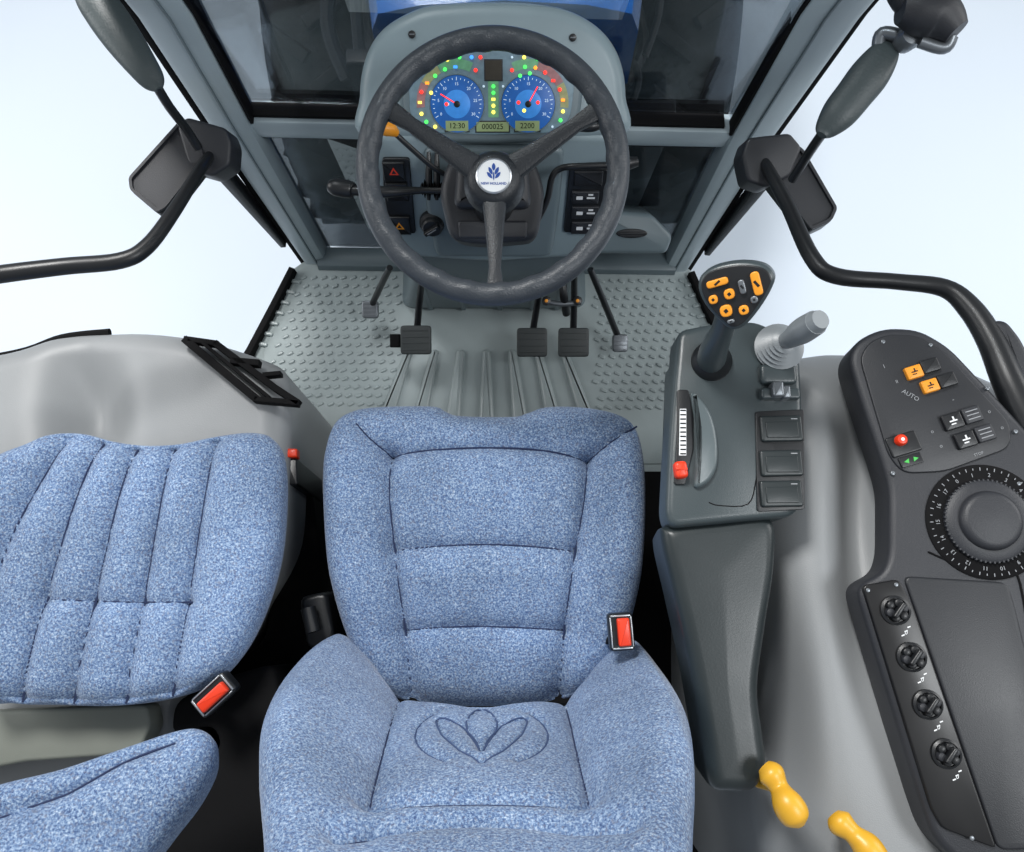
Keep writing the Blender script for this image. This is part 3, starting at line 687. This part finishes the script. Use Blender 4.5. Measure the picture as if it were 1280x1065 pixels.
g.obj("slider_scale",[BLACK,WHITE,BLACKM],ar)
g=G(); u,v=AF.px(849,589); g.rect(AF,u,v,.018,.024,.018,.003,.005,.1,.006); g.rect(AF,u,v,.016,.003,.0195,.015,.001); g.obj("slider_knob",REDM,ar)
g=G(); u,v=AF.px(975,578); g.slab(rnd(AF.L([(944,515),(1004,512),(1005,637),(946,640)]),.004),AF,.003,-.001,.001); g.obj("button_plate",BLACK,ar)
for y in (537,580,618):
    g=G(); u,v=AF.px(975,y); k=AF.k(975,y); g.rect(AF,u,v,52*k,33*k,.009,.0025,.003,.02,.004,0); g.rect(AF,u,v-.002,40*k,20*k,.0105,.0085,.001,.02,.002,0)
    g.rect(AF,u+16*k,v+12*k,8*k,1.2*k,.0093,.0085,0,m=1); g.obj("rocker_button",[ARMD,PRINT],ar)
js=thing("joystick",P(890,455,.72),"black multifunction joystick with orange buttons on the armrest","joystick")
g=G(); u,v=AF.px(889,452); g.lathe(AF,u,v,[(.03,-.001),(.029,.008),(.022,.016),(.018,.024),(.014,.03)],28); g.obj("boot",BLACK,js)
g=G(); g.tube([P(889,450,.755),P(893,435,.80),P(904,410,.86),P(912,385,.90)],[.021,.019,.015,.017],20,0,5); g.obj("stick",ARM,js)
jd=-ray(918,366); JF=F(P(918,366,.93),(jd+Vector((-.1,-.15,0))).normalized())
o=crv(JF.L([(873,362),(876,345),(893,333),(925,327),(955,331),(968,345),(964,362),(948,388),(930,408),(914,412),(900,402),(882,382)]),True,6)
g=G(); g.slab(o,JF,0,-.03,.006,0); g.slab(inset(ccw(o),.004),JF,.002,-.002,.0015,1); g.obj("grip",[ARM,BLACK],js)
for x,y,w,h,m in ((897,353,27,9,ORANGE),(946,354,11,30,ORANGE),(892,374,11,11,ORANGE),(912,367,13,13,ORANGE),(908,388,15,15,ORANGE),(930,387,12,12,ORANGE),(928,358,8,18,METALG),(943,374,9,9,METALG),(914,401,9,5,METALG)):
    u,v=JF.px(x,y); k=JF.k(x,y); g=G(); g.rect(JF,u,v,w*k,h*k,.0065,.0015,.0015,.12,min(w,h)*k*.45,0)
    g.rect(JF,u,v,w*k*.3,h*k*.3,.0068,.006,0,.6,m=1); g.obj("button",[m,BLACK],js)
lv=thing("hydraulic_lever",P(975,440,.74),"grey ribbed hydraulic lever beside the joystick","lever")
g=G(); u,v=AF.px(972,436); pr=[(.034,-.001),(.036,.006)]
for i in range(5): r=.030-i*.0035; pr+=[(r,.008+i*.007),(r+.005,.011+i*.007)]
pr.append((.010,.045)); g.lathe(AF,u,v,pr,28); g.obj("gaiter",LEVG,lv)
g=G(); g.tube([AF.W(u,v,.035),P(990,422,.81),P(1002,414,.83),P(1020,403,.86)],[.012,.014,.018,.017],18); g.tube([P(1018,404,.857),P(1026,399,.87)],[.017,.013],16,0,1); g.obj("handle",LEVG,lv)
g=G(); u,v=AF.px(973,494); k=AF.k(973,494); g.rect(AF,u,v,48*k,14*k,.012,-.001,.003,0,.004,0); g.rect(AF,u-.006,v+.004,14*k,20*k,.022,-.001,.004,0,.004,1); g.rect(AF,u+.006,v,10*k,16*k,.02,-.001,.003,0,.003,1)
g.rect(AF,u,v+.03,46*k,26*k,.010,-.001,.005,0,.008,0); g.obj("lever_bracket",[ARM,METALG],lv)

# ================= YELLOW LEVERS
def ylever(pts,rads,lab):
    e=thing("hand_lever",P(pts[0][0],pts[0][1],.66),lab,"lever","yellow hand levers")
    g=G(); g.tube([P(*p) for p in pts],rads,18); g.obj("knob",YEL,e)
    g=G(); a=P(*pts[2]); g.tube([a,a+Vector((0.005,-.01,-.11))],[.007,.008],10,0,1); g.obj("shaft",YEL,e)
ylever([(955,958,.74),(964,968,.745),(974,985,.75),(984,1004,.76),(995,1022,.76),(1001,1032,.76)],[.010,.017,.0125,.019,.018,.006],"yellow knobbed hand lever between armrest and fender")
ylever([(1042,1019,.72),(1050,1028,.725),(1066,1042,.73),(1084,1060,.735),(1098,1085,.735),(1105,1100,.735)],[.010,.017,.0125,.019,.018,.006],"yellow knobbed hand lever rising beside the console")

# ================= SIDE CONSOLE
sc=thing("side_console",P(1200,740,.5),"charcoal side console with dial, switches and valve knobs","control console")
CF=F(P(1180,720,.75),(-.10,-.03,1))
oc=rnd(CF.L([(1060,448),(1072,424),(1105,408),(1150,410),(1188,432),(1235,482),(1300,552),(1480,700),(1480,1150),(1240,1120),(1168,1050),(1152,1005),(1072,742),(1078,728),(1104,715),(1112,692),(1112,610),(1102,575),(1078,505)]),.02,5)
g=G(); g.slab(oc,CF,0,-.06,.010); g.obj("console_body",CHAR,sc)
g=G(); g.slab(rnd(CF.L([(1074,448),(1086,428),(1110,418),(1148,420),(1180,440),(1262,530),(1262,560),(1180,590),(1128,592),(1110,570),(1092,510)]),.015),CF,.003,-.002,.002); g.obj("switch_panel",CHAR2,sc)
g=G(); g.slab(rnd(CF.L([(1128,720),(1258,728),(1268,760),(1340,1060),(1246,1062)]),.012),CF,.004,-.002,.003); g.obj("storage_lid",CHAR2,sc)
g=G(); c2=CF.L([(1160,690),(1200,706),(1250,712),(1275,730),(1300,900)])
g.tube([CF.W(a,b,.001) for a,b in crv(c2,False,6)],.0014,6,0,1); g.obj("trim_line",BLACKM,sc)
GLOSSB=mat_plain("gloss_black",rgb(12,12,14),.32,bump=0)
g=G(); g.slab(rnd(CF.L([(1076,732),(1122,724),(1140,760),(1244,1060),(1176,1034),(1162,1010)]),.008),CF,.006,-.002,.002,0)
vp=g.obj("valve_panel",GLOSSB,sc)
for x,y in ((1083,738),(1118,731),(1212,1046)):
    g=G(); u,v=CF.px(x,y); g.disc(CF,u,v,.0028,.0075,.005,.0005,10,0); g.obj("screw",METALG,vp)
for x,y in ((1117,763),(1137,821),(1157,880),(1180,941)):
    u,v=CF.px(x,y); k=CF.k(x,y); g=G()
    g.lathe(CF,u,v,[(18*k,.005),(18*k,.009),(15*k,.011),(15*k,.008),(5*k,.008)],28,0)
    for i in range(6):
        a=i*math.pi/3+.3; g.disc(CF,u+math.cos(a)*9*k,v+math.sin(a)*9*k,5.5*k,.016+.002*(i%2),.007,.003,12,2 if i%3==0 else 0)
    g.rect(CF,u,v,22*k,6*k,.026,.007,.002,.9,.002,0)
    for i in range(3): g.rect(CF,u+(14-i*4)*k,v-(20+i*5)*k,4*k,1.4*k,.0066,.0055,0,.4,m=1)
    g.text("0",CF,u+10*k,v-27*k,7*k,.0064,-.3,1)
    g.obj("valve_knob",[BLACK,WHITE,CHAR],vp)
u,v=CF.px(1232,652); k=CF.k(1232,652)
g=G(); g.lathe(CF,u,v,[(72*k,-.001),(72*k,.002),(69*k,.004),(52*k,.0045),(50*k,.005)],64,0)
for i in range(48):
    a=2*math.pi*i/48; g.rect(CF,u+math.cos(a)*66*k,v+math.sin(a)*66*k,(2.5 if i%2 else 4)*k,.9*k,.0048,.0035,0,a,m=1)
for i in range(18):
    a=-2*math.pi*i/18+2.1; g.text(str(i),CF,u+math.cos(a)*58.5*k,v+math.sin(a)*58.5*k,7*k,.0049,a-1.57,1)
g.obj("dial_ring",[BLACKM,PRINT],sc)
g=G(); pr=[(52*k,.004),(51*k,.009),(47*k,.012),(37*k,.013),(36*k,.018),(32*k,.022),(28*k,.023),(0,.024)]; g.lathe(CF,u,v,pr,48)
for i in range(60):
    a=2*math.pi*i/60; g.rect(CF,u+math.cos(a)*51*k,v+math.sin(a)*51*k,3*k,2.2*k,.0105,.005,.0005,a)
g.obj("dial_knob",CHAR,sc)
def csw(x,y,w,h,m,rot=.28,sym=True,lift=.010):
    u,v=CF.px(x,y); k=CF.k(x,y); g=G(); g.rect(CF,u,v,w*k,h*k,lift,.001,.002,rot,.002,0)
    if sym:
        g.rect(CF,u,v,w*k*.4,h*k*.08,lift+.0006,lift-.001,0,rot,m=1); g.rect(CF,u,v-h*k*.2,w*k*.25,h*k*.07,lift+.0006,lift-.001,0,rot,m=1); g.rect(CF,u,v+h*k*.15,w*k*.08,h*k*.25,lift+.0006,lift-.001,0,rot,m=1)
    g.obj("switch",[m,WHITE if m is not ORANGE else BLACK],sc)
rt=.28
csw(1140,467,20,16,ORANGE); csw(1160,484,20,16,ORANGE); csw(1160,459,22,17,BLACK,rt,False); csw(1181,477,22,17,BLACK,rt,False)
csw(1188,528,24,20,BLACK); csw(1204,551,24,20,BLACK)
for x,y in ((1212,520),(1228,543)):
    uu,vv=CF.px(x,y); k=CF.k(x,y); g=G(); g.rect(CF,uu,vv,22*k,20*k,.010,.001,.002,rt,.002,0)
    for j in (-5,0,5): g.rect(CF,uu-j*k*math.sin(rt),vv+j*k*math.cos(rt),15*k,1.2*k,.0106,.009,0,rt,m=1)
    g.obj("switch",[CHAR,PRINT],sc)
g=G(); uu,vv=CF.px(1128,556); kq=CF.k(1128,556); g.rect(CF,uu,vv,38*kq,26*kq,.006,.001,.002,rt,.003); g.obj("button_base",BLACK,sc)
g=G(); uu,vv=CF.px(1123,552); g.lathe(CF,uu,vv,[(.008,.004),(.008,.013),(.006,.016),(0,.017)],20,0); g.disc(CF,uu,vv,.0025,.0175,.016,0,10,1); g.obj("stop_button",[REDM,WHITE],sc)
g=G()
uu,vv=CF.px(1137,576); kq=CF.k(1137,576); g.rect(CF,uu,vv,28*kq,13*kq,.006,.001,.001,rt,.002,0)
for sgn in (-1,1): g.slab([(uu+sgn*3*kq,vv-3*kq+sgn*1*kq),(uu+sgn*3*kq,vv+3*kq+sgn*1*kq),(uu+sgn*9*kq,vv+sgn*2.5*kq)],CF,.0068,.0055,0,1)
g.obj("direction_light",[BLACK,GREENP],sc)
for (x,y,t_,sz) in ((1137,495,"AUTO",8),(1222,568,"STOP",5),(1104,459,"1",7),(1120,478,"II",6),(1235,515,"o",7),(1251,535,"o",7),(1164,540,"o",7),(1175,558,"o",7),(1190,500,"-",8)):
    g=G(); uu,vv=CF.px(x,y); g.text(t_,CF,uu,vv,sz*CF.k(x,y),.0034,-.6 if t_=="AUTO" else rt,0); g.obj("lettering",PRINT,sc)
for x,y in ((1103,428),(1162,432),(1233,486),(1268,540),(1272,605),(1115,592)):
    g=G(); uu,vv=CF.px(x,y); g.disc(CF,uu,vv,.003,.0045,-.002,.001,12); g.obj("screw",METALG,sc)

# ================= GRAB RAILS
def rail(name,tubepts,rads,body,flap,zb,lab,tb):
    e=thing(name,P(*tb),lab,"grab rail","grab rails")
    g=G(); g.tube([P(*p) for p in tubepts],rads,14); g.obj("rail",BLACK,e)
    fb=F(P(body[0][0],body[0][1],zb),(0,-.35,.93)); g=G(); g.slab(rnd(fb.L(body),.008),fb,.012,-.045,.006); g.obj("mount",CHAR,e)
    ff=F(P(flap[0][0],flap[0][1],zb),(.0,-.2,.97)); g=G(); pp=ccw(rnd(ff.L(flap),.007)); g.slab(pp,ff,.004,-.035,.003)
    ip=inset(pp,.006); op=inset(pp,.001)
    g.loops([[ff.W(a,b,.002) for a,b in op],[ff.W(a,b,.010) for a,b in op],[ff.W(a,b,.010) for a,b in ip],[ff.W(a,b,.0042) for a,b in ip]],1)
    g.obj("cover",[BLACK,CHAR],e)
rail("grab_rail",[(-80,356,.74),(0,343,.73),(80,333,.71),(150,326,.70),(184,308,.69),(216,266,.67),(250,212,.64),(262,195,.62)],[.014,.014,.0135,.013,.0125,.0115,.010,.009],
 [(224,160),(236,148),(285,162),(292,180),(290,208),(268,222),(240,214)],[(226,154),(163,224),(165,240),(198,268),(210,262),(258,200),(250,165)],.63,"black tubular grab rail bolted beside the cab pillar",(250,212,.5))
rail("grab_rail",[(950,195,.62),(962,215,.64),(985,258,.66),(1015,322,.69),(1045,345,.70),(1120,352,.71),(1180,360,.72),(1212,385,.73),(1238,425,.74),(1262,480,.75),(1300,560,.75)],[.009,.0105,.012,.013,.013,.0125,.014,.017,.019,.022,.026],
 [(925,195),(932,174),(985,168),(1000,186),(985,222),(955,236),(932,228)],[(980,176),(1002,188),(1045,262),(1038,278),(1012,290),(962,225),(968,190)],.63,"black tubular grab rail with thick lower bracket",(960,215,.5))
fq=F(P(1255,430,.74),(-.4,-.2,.9))
g=G(); g.slab(rnd(fq.L([(1225,405),(1255,400),(1275,425),(1300,480),(1300,540),(1262,500),(1240,450)]),.012),fq,.012,-.03,.008)
uu,vv=fq.px(1249,446); g.disc(fq,uu,vv,.007,.017,.011,.002,6,1)
g.obj("rail_bracket",[CHAR,METALG],None,"charcoal rail bracket with a hex bolt","bracket")

# ================= EXTERIOR MIRRORS / LAMPS
def pod(name,pts,rads,stem,lab):
    e=thing(name,P(*pts[0]),lab,"mirror"); g=G(); g.tube([P(*p) for p in pts],rads,24,0,6,flat=.6); g.obj("housing",PODM,e)
    g=G(); g.tube([P(*p) for p in stem],.0075,10,0,4); g.obj("arm",BLACK,e)
    return e
pod("exterior_mirror",[(104,-30,.84),(114,-8,.84),(132,18,.83),(153,48,.82),(176,80,.81),(192,102,.80),(199,112,.80)],[.012,.026,.030,.029,.024,.018,.006],[(196,108,.80),(212,134,.76),(232,160,.70),(248,185,.66)],"grey backed exterior mirror on a black arm")
e=pod("exterior_mirror",[(1113,54,.84),(1106,66,.84),(1088,92,.83),(1068,118,.82),(1048,143,.81),(1032,162,.80),(1027,169,.80)],[.010,.022,.029,.028,.026,.017,.008],[(1030,164,.80),(1012,190,.74),(990,225,.68)],"grey backed exterior mirror below a jointed bracket")
g=G(); g.tube([P(1098,60,.84),P(1103,42,.85),P(1130,46,.86),P(1175,56,.87)],.010,10); g.lathe(F(P(1137,46,.87),(0,-.3,.95)),0,0,[(.016,-.02),(.018,0),(.014,.01),(0,.012)],18); g.obj("bracket",METALG,e)
wl=thing("work_lamp",P(1165,25,.85),"dark round work lamp clamped above the mirror bracket","lamp")
g=G(); g.tube([P(1125,12,.9),P(1145,14,.9),P(1175,22,.9),P(1196,40,.9)],[.02,.03,.032,.018],20); g.tube([P(1120,-20,.9),P(1150,2,.9),P(1195,-18,.9)],[.02,.028,.02],16); g.obj("lamp_body",CHAR,wl)
g=G(); g.tube([P(1150,52,.88),P(1180,60,.88),P(1190,45,.89)],.009,10); g.obj("clamp",METALG,wl)

# ================= LIGHT
w=bpy.data.worlds.new("World"); scene.world=w; w.use_nodes=True; nt=w.node_tree; N=nt.nodes; L=nt.links
bg=N["Background"]; tc=N.new("ShaderNodeTexCoord"); sx=N.new("ShaderNodeSeparateXYZ"); L.new(tc.outputs["Generated"],sx.inputs[0])
mr=N.new("ShaderNodeMapRange"); mr.inputs[1].default_value=-1; mr.inputs[2].default_value=1; L.new(sx.outputs["Z"],mr.inputs[0])
cr=N.new("ShaderNodeValToRGB"); cr.color_ramp.elements[0].color=(.55,.63,.72,1); cr.color_ramp.elements[1].color=(.94,.97,1,1); L.new(mr.outputs[0],cr.inputs[0]); L.new(cr.outputs[0],bg.inputs[0])
bg.inputs[1].default_value=0.40
def area(loc,tgt,size,e,col=(1,1,1)):
    l=bpy.data.lights.new("lamp",'AREA'); l.shape='DISK'; l.size=size; l.energy=e; l.color=col
    o=bpy.data.objects.new("studio_lamp",l); scene.collection.objects.link(o); o.location=loc
    o.rotation_euler=(Vector(tgt)-Vector(loc)).to_track_quat('-Z','Y').to_euler(); return o
area((-.9,1.9,3.4),(0,.3,.4),.9,125,(1,.99,.97))
area((1.5,-.3,3.0),(0.2,.4,.4),.8,30,(.95,.98,1))
area((-3.2,1.2,1.8),(-2.0,1.2,-1),2.0,52)
area((3.4,1.2,1.8),(2.1,1.2,-1),2.0,52)
cam=bpy.data.cameras.new("camera"); co=bpy.data.objects.new("camera",cam); scene.collection.objects.link(co); scene.camera=co
co.location=C; co.rotation_euler=(PITCH,0,0); cam.sensor_width=36; cam.lens=36*FPX/1280; cam.clip_end=200; cam.clip_start=.02
scene.view_settings.view_transform='Standard'; scene.view_settings.look='None'; scene.view_settings.exposure=0
